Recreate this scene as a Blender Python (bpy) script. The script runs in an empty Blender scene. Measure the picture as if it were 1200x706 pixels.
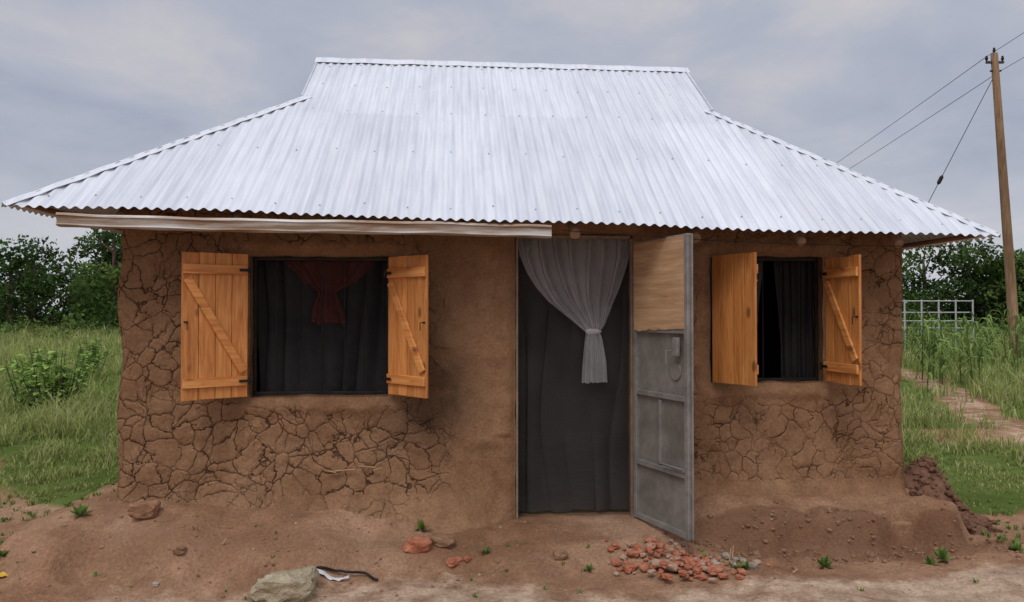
import bpy, bmesh, math, random
import numpy as np
from mathutils import Vector, Matrix, noise
random.seed(7); rng=np.random.default_rng(7)
scene=bpy.context.scene
R=math.radians
# ------------------------------------------------------------ helpers
def link(o,parent=None):
    scene.collection.objects.link(o)
    if parent: o.parent=parent
    return o
def empty(name,loc=(0,0,0),rotz=0):
    e=bpy.data.objects.new(name,None); e.empty_display_size=.2
    e.location=loc; e.rotation_euler=(0,0,rotz); return link(e)
def mesh(name,V,F,mat=None,parent=None,smooth=False,attrs=None):
    me=bpy.data.meshes.new(name)
    if isinstance(V,np.ndarray) and isinstance(F,np.ndarray):
        V=V.astype(np.float32); n=len(V); k=F.shape[1]; m=len(F)
        me.vertices.add(n); me.vertices.foreach_set('co',V.ravel())
        me.loops.add(m*k); me.loops.foreach_set('vertex_index',F.astype(np.int32).ravel())
        me.polygons.add(m); me.polygons.foreach_set('loop_start',np.arange(0,m*k,k,dtype=np.int32))
        me.update(calc_edges=True)
    else:
        me.from_pydata([tuple(v) for v in V],[],[tuple(int(i) for i in f) for f in F]); me.update()
    if attrs:
        for an,arr in attrs.items():
            arr=np.asarray(arr,dtype=np.float32)
            if arr.ndim==1:
                a=me.attributes.new(an,'FLOAT','POINT'); a.data.foreach_set('value',arr)
            else:
                a=me.attributes.new(an,'FLOAT_COLOR','POINT')
                a.data.foreach_set('color',np.c_[arr,np.ones(len(arr))].astype(np.float32).ravel())
    if smooth: me.polygons.foreach_set('use_smooth',[True]*len(me.polygons))
    if mat: me.materials.append(mat)
    o=bpy.data.objects.new(name,me); return link(o,parent)
class B:  # mesh accumulator
    def __init__(s): s.v=[]; s.f=[]
    def add(s,V,F):
        o=len(s.v); s.v+= [tuple(v) for v in V]; s.f+=[tuple(i+o for i in f) for f in F]
    def box(s,c,size,rot=None,bev=0.0):
        sx,sy,sz=[k/2 for k in size]; c=Vector(c)
        if bev<=0:
            V=[Vector((x*sx,y*sy,z*sz)) for x in(-1,1) for y in(-1,1) for z in(-1,1)]
            F=[(0,1,3,2),(4,6,7,5),(0,4,5,1),(2,3,7,6),(0,2,6,4),(1,5,7,3)]
        else:
            bm=bmesh.new(); bmesh.ops.create_cube(bm,size=1)
            for v in bm.verts: v.co=Vector((v.co.x*size[0],v.co.y*size[1],v.co.z*size[2]))
            bmesh.ops.bevel(bm,geom=bm.edges[:],offset=bev,segments=1,affect='EDGES')
            bm.verts.index_update()
            V=[v.co.copy() for v in bm.verts]; F=[[v.index for v in f.verts] for f in bm.faces]; bm.free()
        if rot is not None: V=[rot@v for v in V]
        s.add([v+c for v in V],F)
    def tube(s,pts,rad,n=8,cap=True):
        pts=[Vector(p) for p in pts]
        if not hasattr(rad,'__len__'): rad=[rad]*len(pts)
        V=[];F=[]
        for i,p in enumerate(pts):
            d=(pts[min(i+1,len(pts)-1)]-pts[max(i-1,0)]).normalized()
            a=d.orthogonal().normalized() if abs(d.z)>.9 else d.cross(Vector((0,0,1))).normalized()
            b=d.cross(a)
            for k in range(n):
                t=2*math.pi*k/n; V.append(p+(a*math.cos(t)+b*math.sin(t))*rad[i])
        for i in range(len(pts)-1):
            for k in range(n):
                k2=(k+1)%n; F.append((i*n+k,i*n+k2,(i+1)*n+k2,(i+1)*n+k))
        if cap:
            F.append(tuple(range(n))); F.append(tuple(range((len(pts)-1)*n,len(pts)*n)))
        s.add(V,F)
    def rock(s,c,size,seed=0,sub=2,rough=.25,rotz=0,cubic=0.0):
        bm=bmesh.new(); bmesh.ops.create_icosphere(bm,subdivisions=sub,radius=1)
        V=[]
        off=Vector((seed*3.1,seed*1.7,seed*.9))
        for v in bm.verts:
            p=v.co.copy()
            if cubic>0:
                m=max(abs(p.x),abs(p.y),abs(p.z)); p=p.lerp(p/m*.8,cubic)
            p*=1+rough*noise.noise(p*1.3+off)+rough*.4*noise.noise(p*3.5+off)
            p=Vector((p.x*size[0]/2,p.y*size[1]/2,p.z*size[2]/2))
            p.rotate(Matrix.Rotation(rotz,3,'Z')); V.append(p+Vector(c))
        bm.verts.index_update()
        F=[[v.index for v in f.verts] for f in bm.faces]; bm.free(); s.add(V,F)
    def obj(s,name,mat,parent=None,smooth=False): return mesh(name,s.v,s.f,mat,parent,smooth)
def grid_faces(nr,nc):
    i=np.arange(nr-1)[:,None]*nc+np.arange(nc-1)[None,:]
    i=i.ravel(); return np.c_[i,i+1,i+nc+1,i+nc]
# ---- material helper
class MT:
    def __init__(s,name):
        s.m=bpy.data.materials.new(name); s.m.use_nodes=True; s.nt=s.m.node_tree
        s.nt.nodes.clear(); s.out=s.nt.nodes.new('ShaderNodeOutputMaterial')
    def n(s,t,props=None,**ins):
        nd=s.nt.nodes.new(t)
        for k,v in (props or {}).items(): setattr(nd,k,v)
        for k,v in ins.items():
            key=int(k[1:]) if k[0]=='i' and k[1:].isdigit() else k.replace('_',' ')
            if hasattr(v,'is_output'): s.nt.links.new(v,nd.inputs[key])
            else: nd.inputs[key].default_value=v
        return nd
    def math(s,op,a,b=0.5,clamp=False):
        return s.n('ShaderNodeMath',{'operation':op,'use_clamp':clamp},i0=a,i1=b).outputs[0]
    def mix(s,f,a,b,mode='MIX'):
        nd=s.nt.nodes.new('ShaderNodeMix'); nd.data_type='RGBA'; nd.blend_type=mode
        for i,v in ((0,f),(6,a),(7,b)):
            if hasattr(v,'is_output'): s.nt.links.new(v,nd.inputs[i])
            else: nd.inputs[i].default_value=(v if i==0 else (*v,1) if len(v)==3 else v)
        return nd.outputs[2]
    def ramp(s,f,stops):
        nd=s.n('ShaderNodeValToRGB',Fac=f); e=nd.color_ramp.elements
        while len(e)<len(stops): e.new(.5)
        for i,(p,c) in enumerate(stops):
            e[i].position=p; e[i].color=(*c,1) if hasattr(c,'__len__') else (c,c,c,1)
        return nd.outputs[0]
    def maprange(s,v,a,b,c=0,d=1,smooth=True):
        return s.n('ShaderNodeMapRange',{'interpolation_type':'SMOOTHSTEP' if smooth else 'LINEAR'},Value=v,From_Min=a,From_Max=b,To_Min=c,To_Max=d).outputs[0]
    def coord(s,scale=(1,1,1),out='Object'):
        t=s.n('ShaderNodeTexCoord'); return s.n('ShaderNodeMapping',Vector=t.outputs[out],Scale=scale).outputs[0]
    def noise(s,vec,scale,detail=4,rough=.55,dist=0):
        return s.n('ShaderNodeTexNoise',Vector=vec,Scale=scale,Detail=detail,Roughness=rough,Distortion=dist)
    def bump(s,h,strength=.5,dist=.02): return s.n('ShaderNodeBump',Height=h,Strength=strength,Distance=dist).outputs[0]
    def attr(s,name): return s.n('ShaderNodeAttribute',{'attribute_name':name})
    def bsdf(s,color,rough=.9,metal=0,normal=None,spec=.3):
        b=s.n('ShaderNodeBsdfPrincipled',Base_Color=color if hasattr(color,'is_output') else (*color,1),Roughness=rough,Metallic=metal)
        b.inputs['Specular IOR Level'].default_value=spec
        if normal is not None: s.nt.links.new(normal,b.inputs['Normal'])
        return b.outputs[0]
    def diff(s,color,normal=None):
        b=s.n('ShaderNodeBsdfDiffuse',Color=color)
        if normal is not None: s.nt.links.new(normal,b.inputs['Normal'])
        return b.outputs[0]
    def done(s,sh): s.nt.links.new(sh,s.out.inputs[0]); return s.m

def simple(name,c1,c2,scale=8,rough=.85,metal=0,bump=.4,bd=.01,spec=.3,stretch=(1,1,1)):
    m=MT(name); co=m.coord(stretch); nz=m.noise(co,scale,3,.6)
    f=m.maprange(nz.outputs[0],.3,.7)
    col=m.mix(f,c1,c2)
    n2=m.noise(co,scale*6,3,.6)
    col=m.mix(.35,col,m.ramp(n2.outputs[0],[(.3,.35),(.7,1.0)]),'MULTIPLY')
    return m.done(m.bsdf(col,rough,metal,m.bump(n2.outputs[0],bump,bd),spec))

# mud
def mud_mat(name='mud_wall_material'):
    m=MT(name); co=m.coord()
    w1=m.noise(co,2.2,1).outputs[1]; w2=m.noise(co,17,2).outputs[1]
    def vadd(a,b,sc):
        s1=m.n('ShaderNodeVectorMath',{'operation':'SUBTRACT'},i0=b,i1=(.5,.5,.5)).outputs[0]
        s2=m.n('ShaderNodeVectorMath',{'operation':'SCALE'},i0=s1,Scale=sc).outputs[0]
        return m.n('ShaderNodeVectorMath',{'operation':'ADD'},i0=a,i1=s2).outputs[0]
    p=vadd(vadd(co,w1,.38),w2,.06)
    big=m.noise(co,1.6,3,.6).outputs[0]
    v1=m.n('ShaderNodeTexVoronoi',{'feature':'DISTANCE_TO_EDGE'},Vector=p,Scale=6.6).outputs[0]
    cell=m.n('ShaderNodeTexVoronoi',Vector=p,Scale=6.6).outputs[1]
    cv=m.n('ShaderNodeSeparateColor',Color=cell).outputs[0]
    v2=m.n('ShaderNodeTexVoronoi',{'feature':'DISTANCE_TO_EDGE'},Vector=p,Scale=13).outputs[0]
    med=m.noise(co,9,4,.6).outputs[0]
    wn=m.noise(co,5,1).outputs[0]
    at=m.attr('crack').outputs[2]
    wd=m.maprange(wn,.32,.72,.010,.052,False)
    wd=m.math('MULTIPLY',wd,m.math('ADD',at,.1))
    c1=m.maprange(m.math('DIVIDE',v1,wd),.2,1.0,1,0)
    m2=m.maprange(m.noise(co,3.1,2).outputs[0],.53,.60)
    c2=m.math('MULTIPLY',m.maprange(v2,.008,.034,.7,0),m2)
    amt=m.maprange(m.math('ADD',at,m.math('MULTIPLY',m.math('SUBTRACT',m.noise(co,3.3,3,.6).outputs[0],.5),2.2)),.3,.8)
    crack=m.math('MULTIPLY',m.math('MAXIMUM',c1,c2),amt,True)
    fine=m.noise(co,48,3,.7).outputs[0]
    col=m.ramp(big,[(.3,(.225,.122,.066)),(.5,(.295,.165,.092)),(.72,(.355,.208,.122))])
    cm=m.math('MULTIPLY',amt,.28)
    col=m.mix(cm,col,m.ramp(cv,[(0,.65),(1,1.12)]),'MULTIPLY')
    col=m.mix(.5,col,m.ramp(med,[(.3,.62),(.7,1.12)]),'MULTIPLY')
    col=m.mix(.6,col,m.ramp(fine,[(.3,.55),(.7,1.18)]),'MULTIPLY')
    dust=m.maprange(m.noise(co,6.5,3,.7).outputs[0],.56,.72)
    col=m.mix(m.math('MULTIPLY',dust,.25),col,(.40,.26,.16))
    col=m.mix(m.math('MULTIPLY',crack,.85),col,(.038,.020,.012))  # shade inside the cracks is put into the colour
    soot_and_dark=m.attr('soot_and_dark').outputs[2]
    sn=m.math('MULTIPLY',soot_and_dark,m.maprange(med,.25,.65,.5,1.1,False),True)
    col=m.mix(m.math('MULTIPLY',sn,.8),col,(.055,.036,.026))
    h=m.math('ADD',m.math('MULTIPLY',crack,-.9),m.math('ADD',m.math('MULTIPLY',med,.9),m.math('MULTIPLY',fine,.35)))
    edge=m.math('MULTIPLY',m.maprange(v1,0,.14,-.4,0),amt)
    h=m.math('ADD',h,edge)
    h=m.math('ADD',h,m.math('MULTIPLY',m.math('MULTIPLY',cv,.3),amt))
    return m.done(m.diff(col,m.bump(h,.65,.024)))
MUD=mud_mat()

def metal_roof():
    m=MT('corrugated_iron_material')
    co=m.coord()
    cs=m.coord((7,.35,.6)); st=m.noise(cs,3,4,.6).outputs[0]
    n1=m.noise(co,1.3,3,.6).outputs[0]
    sh=m.attr('sheet').outputs[2]
    col=m.ramp(st,[(.3,(.58,.605,.66)),(.52,(.69,.71,.755)),(.75,(.77,.78,.81))])
    col=m.mix(.5,col,m.ramp(n1,[(.3,.84),(.65,1.0)]),'MULTIPLY')
    col=m.mix(.8,col,m.ramp(sh,[(0,.88),(1,1.0)]),'MULTIPLY')
    d=m.maprange(m.noise(m.coord((3,1,1)),9,4,.7).outputs[0],.60,.75)
    col=m.mix(m.math('MULTIPLY',d,.22),col,(.45,.42,.39))
    return m.done(m.bsdf(col,m.maprange(n1,.3,.7,.5,.68,False),.12,None,.4))
ROOF=metal_roof()
GUT=simple('galvanised_strip_material',(.70,.71,.74),(.58,.58,.59),2.2,.45,.3,.1,.004,.5,(1,1,1))
STEEL=simple('grey_steel_door_material',(.22,.21,.195),(.33,.305,.275),5,.55,.2,.15,.003,.4)
STEELD=simple('dark_steel_material',(.05,.05,.052),(.09,.08,.075),6,.55,.4,.15,.003,.4)
BLACK=simple('black_iron_material',(.012,.012,.013),(.03,.026,.022),9,.5,.5,.2,.002,.4)
def wood_mat(name,c1,c2,c3,axis='z',sc=1.0,knots=True,rough=.5):
    m=MT(name); s=(14*sc,14*sc,1.1*sc) if axis=='z' else (1.1*sc,14*sc,14*sc)
    co=m.coord(s); n1=m.noise(co,1.6,4,.6,1.0).outputs[0]
    col=m.ramp(n1,[(.3,c1),(.5,c2),(.7,c3)])
    fine=m.noise(co,7,3,.7).outputs[0]
    col=m.mix(.5,col,m.ramp(fine,[(.3,.6),(.65,1.1)]),'MULTIPLY')
    bd=m.attr('board').outputs[2]
    col=m.mix(.8,col,m.ramp(bd,[(0,.75),(1,1.08)]),'MULTIPLY')
    if knots:
        k=m.n('ShaderNodeTexVoronoi',Vector=m.coord((5.5,5.5,2.6) if axis=='z' else (2.6,5.5,5.5)),Scale=1).outputs[0]
        kk=m.maprange(k,.07,.16,1,0); col=m.mix(m.math('MULTIPLY',kk,.75),col,(.12,.045,.014))
    return m.done(m.bsdf(col,rough,0,m.bump(fine,.25,.003),.35))
PINE=wood_mat('varnished_pine_material',(.46,.15,.036),(.63,.25,.068),(.73,.335,.11))
PLY=wood_mat('plywood_material',(.34,.19,.095),(.48,.29,.155),(.58,.38,.22),'x',.6,False,.7)
POLE=wood_mat('pole_wood_material',(.14,.075,.038),(.24,.14,.075),(.32,.20,.11),'z',.5,False,.85)
RAFT=simple('eucalyptus_pole_material',(.24,.13,.075),(.34,.21,.13),6,.9)

# ------------------------------------------------------------ house frame
TH=R(4.4); W0=(-3.14,6.1,0); W=6.53; D=4.5
cT,sT=math.cos(TH),math.sin(TH)
def to_local(x,y):
    dx,dy=x-W0[0],y-W0[1]; return dx*cT+dy*sT, -dx*sT+dy*cT
def to_world(u,v): return W0[0]+u*cT-v*sT, W0[1]+u*sT+v*cT
def sm(a,b,x):
    t=np.clip((x-a)/(b-a),0,1); return t*t*(3-2*t)
# ------------------------------------------------------------ ground
def gbase(x,y):
    x=np.asarray(x,float); y=np.asarray(y,float)
    u=(x-W0[0])*cT+(y-W0[1])*sT; v=-(x-W0[0])*sT+(y-W0[1])*cT
    far=-.38+.16*sm(6.5,10,y)+ .018*np.clip(y-10,0,50) + .004*np.clip(y-60,0,200)
    dx=np.maximum(np.maximum(-u,u-W),0); dy=np.maximum(np.maximum(-v,v-D),0)
    wig=.07*np.sin(u*3.1+.6)+.05*np.sin(u*7.3)+.03*np.sin(u*13+1)
    d0=np.hypot(dx,dy); d=np.maximum(d0+wig*sm(.05,.3,d0),0)
    door=sm(1.2,3.1,u)*(1-sm(4.15,4.9,u))
    right=sm(4.3,4.9,u)
    hw=.0-.01*right-.19*door
    prof_l=.75*(1-sm(0.0,1.1,d))+.25*(1-sm(.62,.8,d))
    prof_r=np.where(d<.38,1-.22*(d/.38),.78*(1-sm(.38,.50,d)))
    prof=prof_l*(1-right)+prof_r*right
    prof=np.where(v>D*.3, 1-sm(0,.6,d), prof)
    return far+(hw-far)*prof
def axis(lo,hi,step,far_lo,far_hi,gl,gh):
    a=list(np.arange(lo,hi+1e-6,step)); s=step; x=hi
    while x<far_hi: s*=gh; x+=s; a.append(x)
    s=step; x=lo; pre=[]
    while x>far_lo: s*=gl; x-=s; pre.append(x)
    return np.array(pre[::-1]+a)
gx=axis(-5.0,5.2,.028,-500,500,1.04,1.03); gy=axis(4.4,8.0,.028,-150,700,1.06,1.025)
GX,GY=np.meshgrid(gx,gy)
GZ=gbase(GX,GY)
def fb(x,y,s,o,seed=0): return noise.fractal(Vector((x*s,y*s,seed)),1.0,2.0,o)
nz=np.array([fb(x,y,.8,3,1.3)*.05 if (abs(x)<60 and -10<y<90) else 0 for x,y in zip(GX.ravel(),GY.ravel())]).reshape(GX.shape)
near=(np.abs(GX)<7)&(GY>3.6)&(GY<10)
nf=np.array([(fb(x,y,4.5,4,4.1)*.020+ abs(fb(x,y,13,3,9.2))*.011) if nn else 0 for x,y,nn in zip(GX.ravel(),GY.ravel(),near.ravel())]).reshape(GX.shape)
U_,V_=to_local(GX,GY)
ins=((U_>-.05)&(U_<W+.05)&(V_>-.02)&(V_<D))
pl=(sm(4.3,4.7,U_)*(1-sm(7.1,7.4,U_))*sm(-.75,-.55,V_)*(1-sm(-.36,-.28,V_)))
nf*=1+1.8*pl
doorflat=sm(2.9,3.2,U_)*(1-sm(4.2,4.5,U_))*sm(-.5,-.1,V_)
nf*=1-.8*doorflat
GZ=GZ+nz*np.where(ins,.2,1)*(1-.8*doorflat)+nf*np.where(ins,.2,1)
GZ=np.where((U_>.1)&(U_<W-.1)&(V_>.1)&(V_<D-.1),np.minimum(GZ,-.22),GZ)
bank_dark=np.clip(.95*pl+.5*(1-sm(3.2,3.6,U_))*sm(-.4,0,U_)*sm(-.85,-.6,V_)*(1-sm(-.5,-.3,V_)),0,1)  # darker soil tone on the plinth face and the left bank
def path_d(x,y):
    pts=[(10.6,24),(10.2,20),(9.0,15.5),(7.5,12.2),(7.0,10),(7.2,8.6),(8.4,7.4)]
    d=np.full(np.shape(x),99.)
    for (ax,ay),(bx,by) in zip(pts,pts[1:]):
        t=np.clip(((x-ax)*(bx-ax)+(y-ay)*(by-ay))/((bx-ax)**2+(by-ay)**2),0,1)
        d=np.minimum(d,np.hypot(x-ax-t*(bx-ax),y-ay-t*(by-ay)))
    return d+.10*np.sin(x*1.9+y*2.3)+.06*np.sin(y*4.1)
def grassmask(x,y):
    x=np.asarray(x,float);y=np.asarray(y,float)
    u=(x-W0[0])*cT+(y-W0[1])*sT; v=-(x-W0[0])*sT+(y-W0[1])*cT
    w=.35*np.sin(x*2.3+1)*np.cos(y*1.9)+.2*np.sin(x*5.1+y*4)
    left=sm(6.9,8.1,y+w)
    rightb=sm(6.9,7.5,y+w*.8)
    g=np.where(x<0,left,rightb)
    dx=np.maximum(np.maximum(-u,u-W),0); dy=np.maximum(np.maximum(-v,v-D),0); d=np.hypot(dx,dy)
    g=g*sm(.45,1.1,d+w*.5)
    g=g*(.07+.93*sm(.18,.75,path_d(x,y)))
    bare=np.sin(x*.9+2)*np.sin(y*1.15+x*.3)
    g=g*np.where((x>0)&(y<13),1-.75*sm(.45,.75,bare),1)
    bl_=np.sin(x*1.3+.5)*np.sin(y*1.6+x*.5)
    g=g*np.where((x<0)&(y<10),1-.6*sm(.5,.8,bl_),1)
    return g
GM=grassmask(GX,GY)
sand=np.clip(sm(2.3,3.2,GX)*(1-sm(5.4,5.8,GY+.12*np.sin(GX*3)))+.75*(1-sm(5.1,5.6,GY+.15*np.sin(GX*2.2)))*sm(-3.8,-2,GX),0,1)
sand=np.maximum(sand,.55*(1-sm(.1,.6,path_d(GX,GY))))
def ground_mat():
    m=MT('ground_material'); co=m.coord()
    n1=m.noise(co,.9,3,.6).outputs[0]; n2=m.noise(co,5,5,.65).outputs[0]; n3=m.noise(co,42,3,.7).outputs[0]
    dirt=m.ramp(n1,[(.3,(.27,.145,.082)),(.52,(.37,.215,.130)),(.72,(.46,.29,.188))])
    sd=m.ramp(n2,[(.3,(.43,.29,.195)),(.7,(.57,.42,.30))])
    sa=m.attr('sand').outputs[2]
    f=m.maprange(m.math('ADD',sa,m.math('MULTIPLY',m.math('SUBTRACT',n2,.5),1.2)),.3,.85)
    col=m.mix(f,dirt,sd)
    col=m.mix(.6,col,m.ramp(n2,[(.3,.6),(.68,1.12)]),'MULTIPLY')
    col=m.mix(.7,col,m.ramp(n3,[(.3,.55),(.7,1.2)]),'MULTIPLY')
    wet=m.maprange(m.noise(co,1.7,4,.6).outputs[0],.53,.66)
    da=m.attr('bank_dark').outputs[2]
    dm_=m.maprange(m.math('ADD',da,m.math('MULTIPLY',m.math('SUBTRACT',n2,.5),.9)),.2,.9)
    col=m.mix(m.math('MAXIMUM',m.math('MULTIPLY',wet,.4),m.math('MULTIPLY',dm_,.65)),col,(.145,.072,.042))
    gr=m.ramp(n1,[(.3,(.075,.105,.025)),(.6,(.13,.165,.045)),(.8,(.18,.185,.065))])
    gr=m.mix(.6,gr,m.ramp(n2,[(.3,.5),(.7,1.2)]),'MULTIPLY')
    ga=m.attr('grass').outputs[2]
    g=m.maprange(m.math('ADD',ga,m.math('MULTIPLY',m.math('SUBTRACT',n2,.5),.8)),.3,.7)
    col=m.mix(g,col,gr)
    h=m.math('ADD',m.math('MULTIPLY',n2,.8),m.math('MULTIPLY',n3,.5))
    bs=m.math('MULTIPLY',m.math('SUBTRACT',1.0,ga),.85)
    nb=m.n('ShaderNodeBump',Height=h,Distance=.03,Strength=bs).outputs[0]
    return m.done(m.diff(col,nb))
GROUND=ground_mat()
mesh('ground',np.c_[GX.ravel(),GY.ravel(),GZ.ravel()],grid_faces(*GX.shape),GROUND,None,True,{'grass':GM.ravel(),'sand':sand.ravel(),'bank_dark':bank_dark.ravel()})
from bisect import bisect
def gz(x,y):
    i=min(max(bisect(gx,x)-1,0),len(gx)-2); j=min(max(bisect(gy,y)-1,0),len(gy)-2)
    a=(x-gx[i])/(gx[i+1]-gx[i]); b=(y-gy[j])/(gy[j+1]-gy[j])
    return float((GZ[j,i]*(1-a)+GZ[j,i+1]*a)*(1-b)+(GZ[j+1,i]*(1-a)+GZ[j+1,i+1]*a)*b)

# roof shape parameters
VR=2.25; UL,UR=-.57,7.0; VE=-.55; UG0,UG1=1.235,5.243
def ze(u): return 2.285-.175*(u-UL)/(UR-UL)+.006*math.sin(u*2.1)
ZR=4.30
def zfront(u,v): return ze(u)+(ZR-ze(u))*(v-VE)/(VR-VE)
# ------------------------------------------------------------ house
H=empty('mud_house',W0,TH)
DO=(3.18,4.166,-.2,2.16); WL=(1.035,2.144,.834,1.967); WR=(4.83,5.812,.92,1.985)
OPS=[DO,WL,WR]
def seg(br,step):
    out=[br[0]]
    for a,b in zip(br,br[1:]):
        n=max(1,round((b-a)/step)); out+=list(np.linspace(a,b,n+1)[1:])
    return np.array(out)
us=seg([0,1.035,2.144,3.18,4.166,4.83,5.812,W],.018)
zs=seg([-.5,-.2,.834,.92,1.967,1.985,2.16,2.62],.018)
def odist(u,z,o):
    dx=max(o[0]-u,u-o[1],0); dz=max(o[2]-z,z-o[3],0); return math.hypot(dx,dz)
V=[];crk=[];sot_dark=[]
def g(x,c,w): return math.exp(-((x-c)/w)**2)
for z in zs:
    for u in us:
        dm=min(odist(u,z,o) for o in OPS)
        nlow=noise.fractal(Vector((u*1.3,z*1.3,5)),1,2,3)*.030+noise.fractal(Vector((u*6,z*6,2)),1,2,3)*.011
        v=nlow*min(1,dm/.08+.3)
        fl=.06*min(1,max(0,odist(u,z,DO)-.02)/.5)
        v-= fl*math.exp(-max(z,-.2)/.12) if z<.6 else 0
        v+= .018*math.exp(-(dm/.02)**2)
        v-= .02*math.exp(-((dm-.09)/.05)**2)*(0 if z<.5 else 1)
        ce=min(u,W-u); v+=.06*math.exp(-(ce/.035)**1.0)
        uu=u; zz=min(z,zfront(u,v)-.06)
        if ce>0.001 and dm<.05:
            k=1-dm/.05
            uu+=k*.012*noise.noise(Vector((u*5,z*5,11))); zz+=k*.016*noise.noise(Vector((u*5,z*5,17)))
        if ce<.3: uu+=(1-ce/.3)*.04*noise.noise(Vector((u*.5,z*2.2,30)))
        V.append((uu,v,zz))
        c=.92
        c*=min(1,max(0,(dm-.03)/.15))
        if 2.35<u<3.2: c*=max(.12,1-(u-2.35)/.5)
        if 4.1<u<4.6 : c*=.25+.5*min(1,max(0,(1.0-z)/.5))
        if z>1.3 and 2.1<u<2.9: c*=.7
        if u>4.4 : c*=.75
        if z<0.1 and u>4.3: c*=.35
        if z<0.05: c*=.6
        crk.append(c)
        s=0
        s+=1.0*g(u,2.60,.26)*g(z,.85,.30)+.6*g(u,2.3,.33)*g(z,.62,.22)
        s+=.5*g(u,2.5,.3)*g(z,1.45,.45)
        s+=.3*g(z,2.25,.2)  # darker band along the wall top
        s+=.25*math.exp(-(dm/.05)**2)  # darker close around the openings
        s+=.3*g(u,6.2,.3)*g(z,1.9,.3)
        sot_dark.append(min(1,s))
nr,nc=len(zs),len(us); F=[]
def inside(u,z): return any(o[0]<u<o[1] and o[2]<z<o[3] for o in OPS)
for j in range(nr-1):
    for i in range(nc-1):
        if not inside((us[i]+us[i+1])/2,(zs[j]+zs[j+1])/2):
            F.append((j*nc+i,j*nc+i+1,(j+1)*nc+i+1,(j+1)*nc+i))
def idx(arr,x): return int(np.argmin(abs(arr-x)))
for o in OPS:
    i0,i1=idx(us,o[0]),idx(us,o[1]); j0,j1=idx(zs,o[2]),idx(zs,o[3])
    loop=[j0*nc+i for i in range(i0,i1)]+[j*nc+i1 for j in range(j0,j1)]+[j1*nc+i for i in range(i1,i0,-1)]+[j*nc+i0 for j in range(j1,j0,-1)]
    prev=loop
    for dv in (.03,.1,.24):
        b0=len(V)
        for k in loop:
            V.append((V[k][0],dv,V[k][2])); crk.append(0); sot_dark.append(.45)  # reveals get a darker tone than the wall face
        new=list(range(b0,b0+len(loop)))
        for k in range(len(loop)):
            k2=(k+1)%len(loop); F.append((prev[k],new[k],new[k2],prev[k2]))
        prev=new
wall=mesh('front_wall',V,F,MUD,H,True,{'crack':crk,'soot_and_dark':sot_dark})
def plain_wall(name,fn,nu,nz_):
    vs=[];c=[];s=[]
    for j in range(nz_+1):
        for i in range(nu+1):
            p=Vector(fn(i/nu,j/nz_)); q=noise.fractal(p*1.5,1,2,3)*.02
            vs.append((p.x+q,p.y+q,p.z)); c.append(.7); s.append(.1)
    fs=[(j*(nu+1)+i,j*(nu+1)+i+1,(j+1)*(nu+1)+i+1,(j+1)*(nu+1)+i) for j in range(nz_) for i in range(nu)]
    mesh(name,vs,fs,MUD,H,True,{'crack':c,'soot_and_dark':s})
z0=-.5
plain_wall('left_wall',lambda a,b:(.03,.06+a*(D-.06),z0+b*(2.52-z0)),90,60)
plain_wall('right_wall',lambda a,b:(W-.03,.06+a*(D-.06),z0+b*(2.40-z0)),90,60)
plain_wall('back_wall',lambda a,b:(.03+a*(W-.06),D,z0+b*(2.44-z0)),90,60)
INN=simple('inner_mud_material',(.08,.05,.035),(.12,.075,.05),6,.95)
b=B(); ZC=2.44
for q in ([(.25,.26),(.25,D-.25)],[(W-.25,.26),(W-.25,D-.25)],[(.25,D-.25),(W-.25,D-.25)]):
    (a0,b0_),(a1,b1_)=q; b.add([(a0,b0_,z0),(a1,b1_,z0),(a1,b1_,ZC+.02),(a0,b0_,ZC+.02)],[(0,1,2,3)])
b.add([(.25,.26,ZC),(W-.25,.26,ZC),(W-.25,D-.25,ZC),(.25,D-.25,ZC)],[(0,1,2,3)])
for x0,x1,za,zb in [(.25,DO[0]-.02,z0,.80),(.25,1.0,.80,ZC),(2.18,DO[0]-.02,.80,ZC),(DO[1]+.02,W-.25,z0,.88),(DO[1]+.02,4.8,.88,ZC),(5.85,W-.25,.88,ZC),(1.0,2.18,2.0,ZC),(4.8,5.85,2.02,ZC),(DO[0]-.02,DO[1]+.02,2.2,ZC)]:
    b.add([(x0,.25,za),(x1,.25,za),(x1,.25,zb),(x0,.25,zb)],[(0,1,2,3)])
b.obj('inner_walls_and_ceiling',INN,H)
b=B(); b.box((W/2,D/2,-.235),(W-.3,D-.3,.08)); b.obj('earth_floor',simple('earth_floor_material',(.13,.08,.05),(.18,.11,.07),6,.95),H)

# roof
TL,TR=.321,.339
VG0=VR-TL*(VR-VE); VG1=VR-TR*(VR-VE)
P=.082; A=.0100
def patch(name,cols,lo,hi,zf,axis_,rows=26,lap=None):
    vs=[];sh=[]
    for r in range(rows+1):
        for c in cols:
            t=r/rows; w=lo(c)+(hi(c)-lo(c))*t
            if axis_=='u': u,v=c,w
            else: u,v=w,c
            si=math.floor(c/.78); fr_=c/.78-si
            z=zf(u,v)+A*math.sin(2*math.pi*c/P)+.004*(1-fr_)+.007*noise.noise(Vector((u*.9,v*.9,3)))+.003*noise.noise(Vector((u*3,v*3,8)))
            course=1 if (lap is not None and w>lap) else 0
            z+=.002*course
            vs.append((u,v,z)); sh.append((math.sin(si*12.9898+course*78.2+(3 if axis_=='u' else 9))*43758.5453)%1)
    n=len(cols)
    return mesh(name,np.array(vs),grid_faces(rows+1,n),ROOF,H,True,{'sheet':sh})
def cols(a,b): 
    n=max(2,int((b-a)/P*10)); return list(np.linspace(a,b,n))
fr=lambda u:VE+.014*noise.noise(Vector((math.floor(u/.78)*3.3,1,1)))
hipL=lambda u: VE+(u-UL)/(UG0-UL)*(VG0-VE)
hipR=lambda u: VE+(UR-u)/(UR-UG1)*(VG1-VE)
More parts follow.
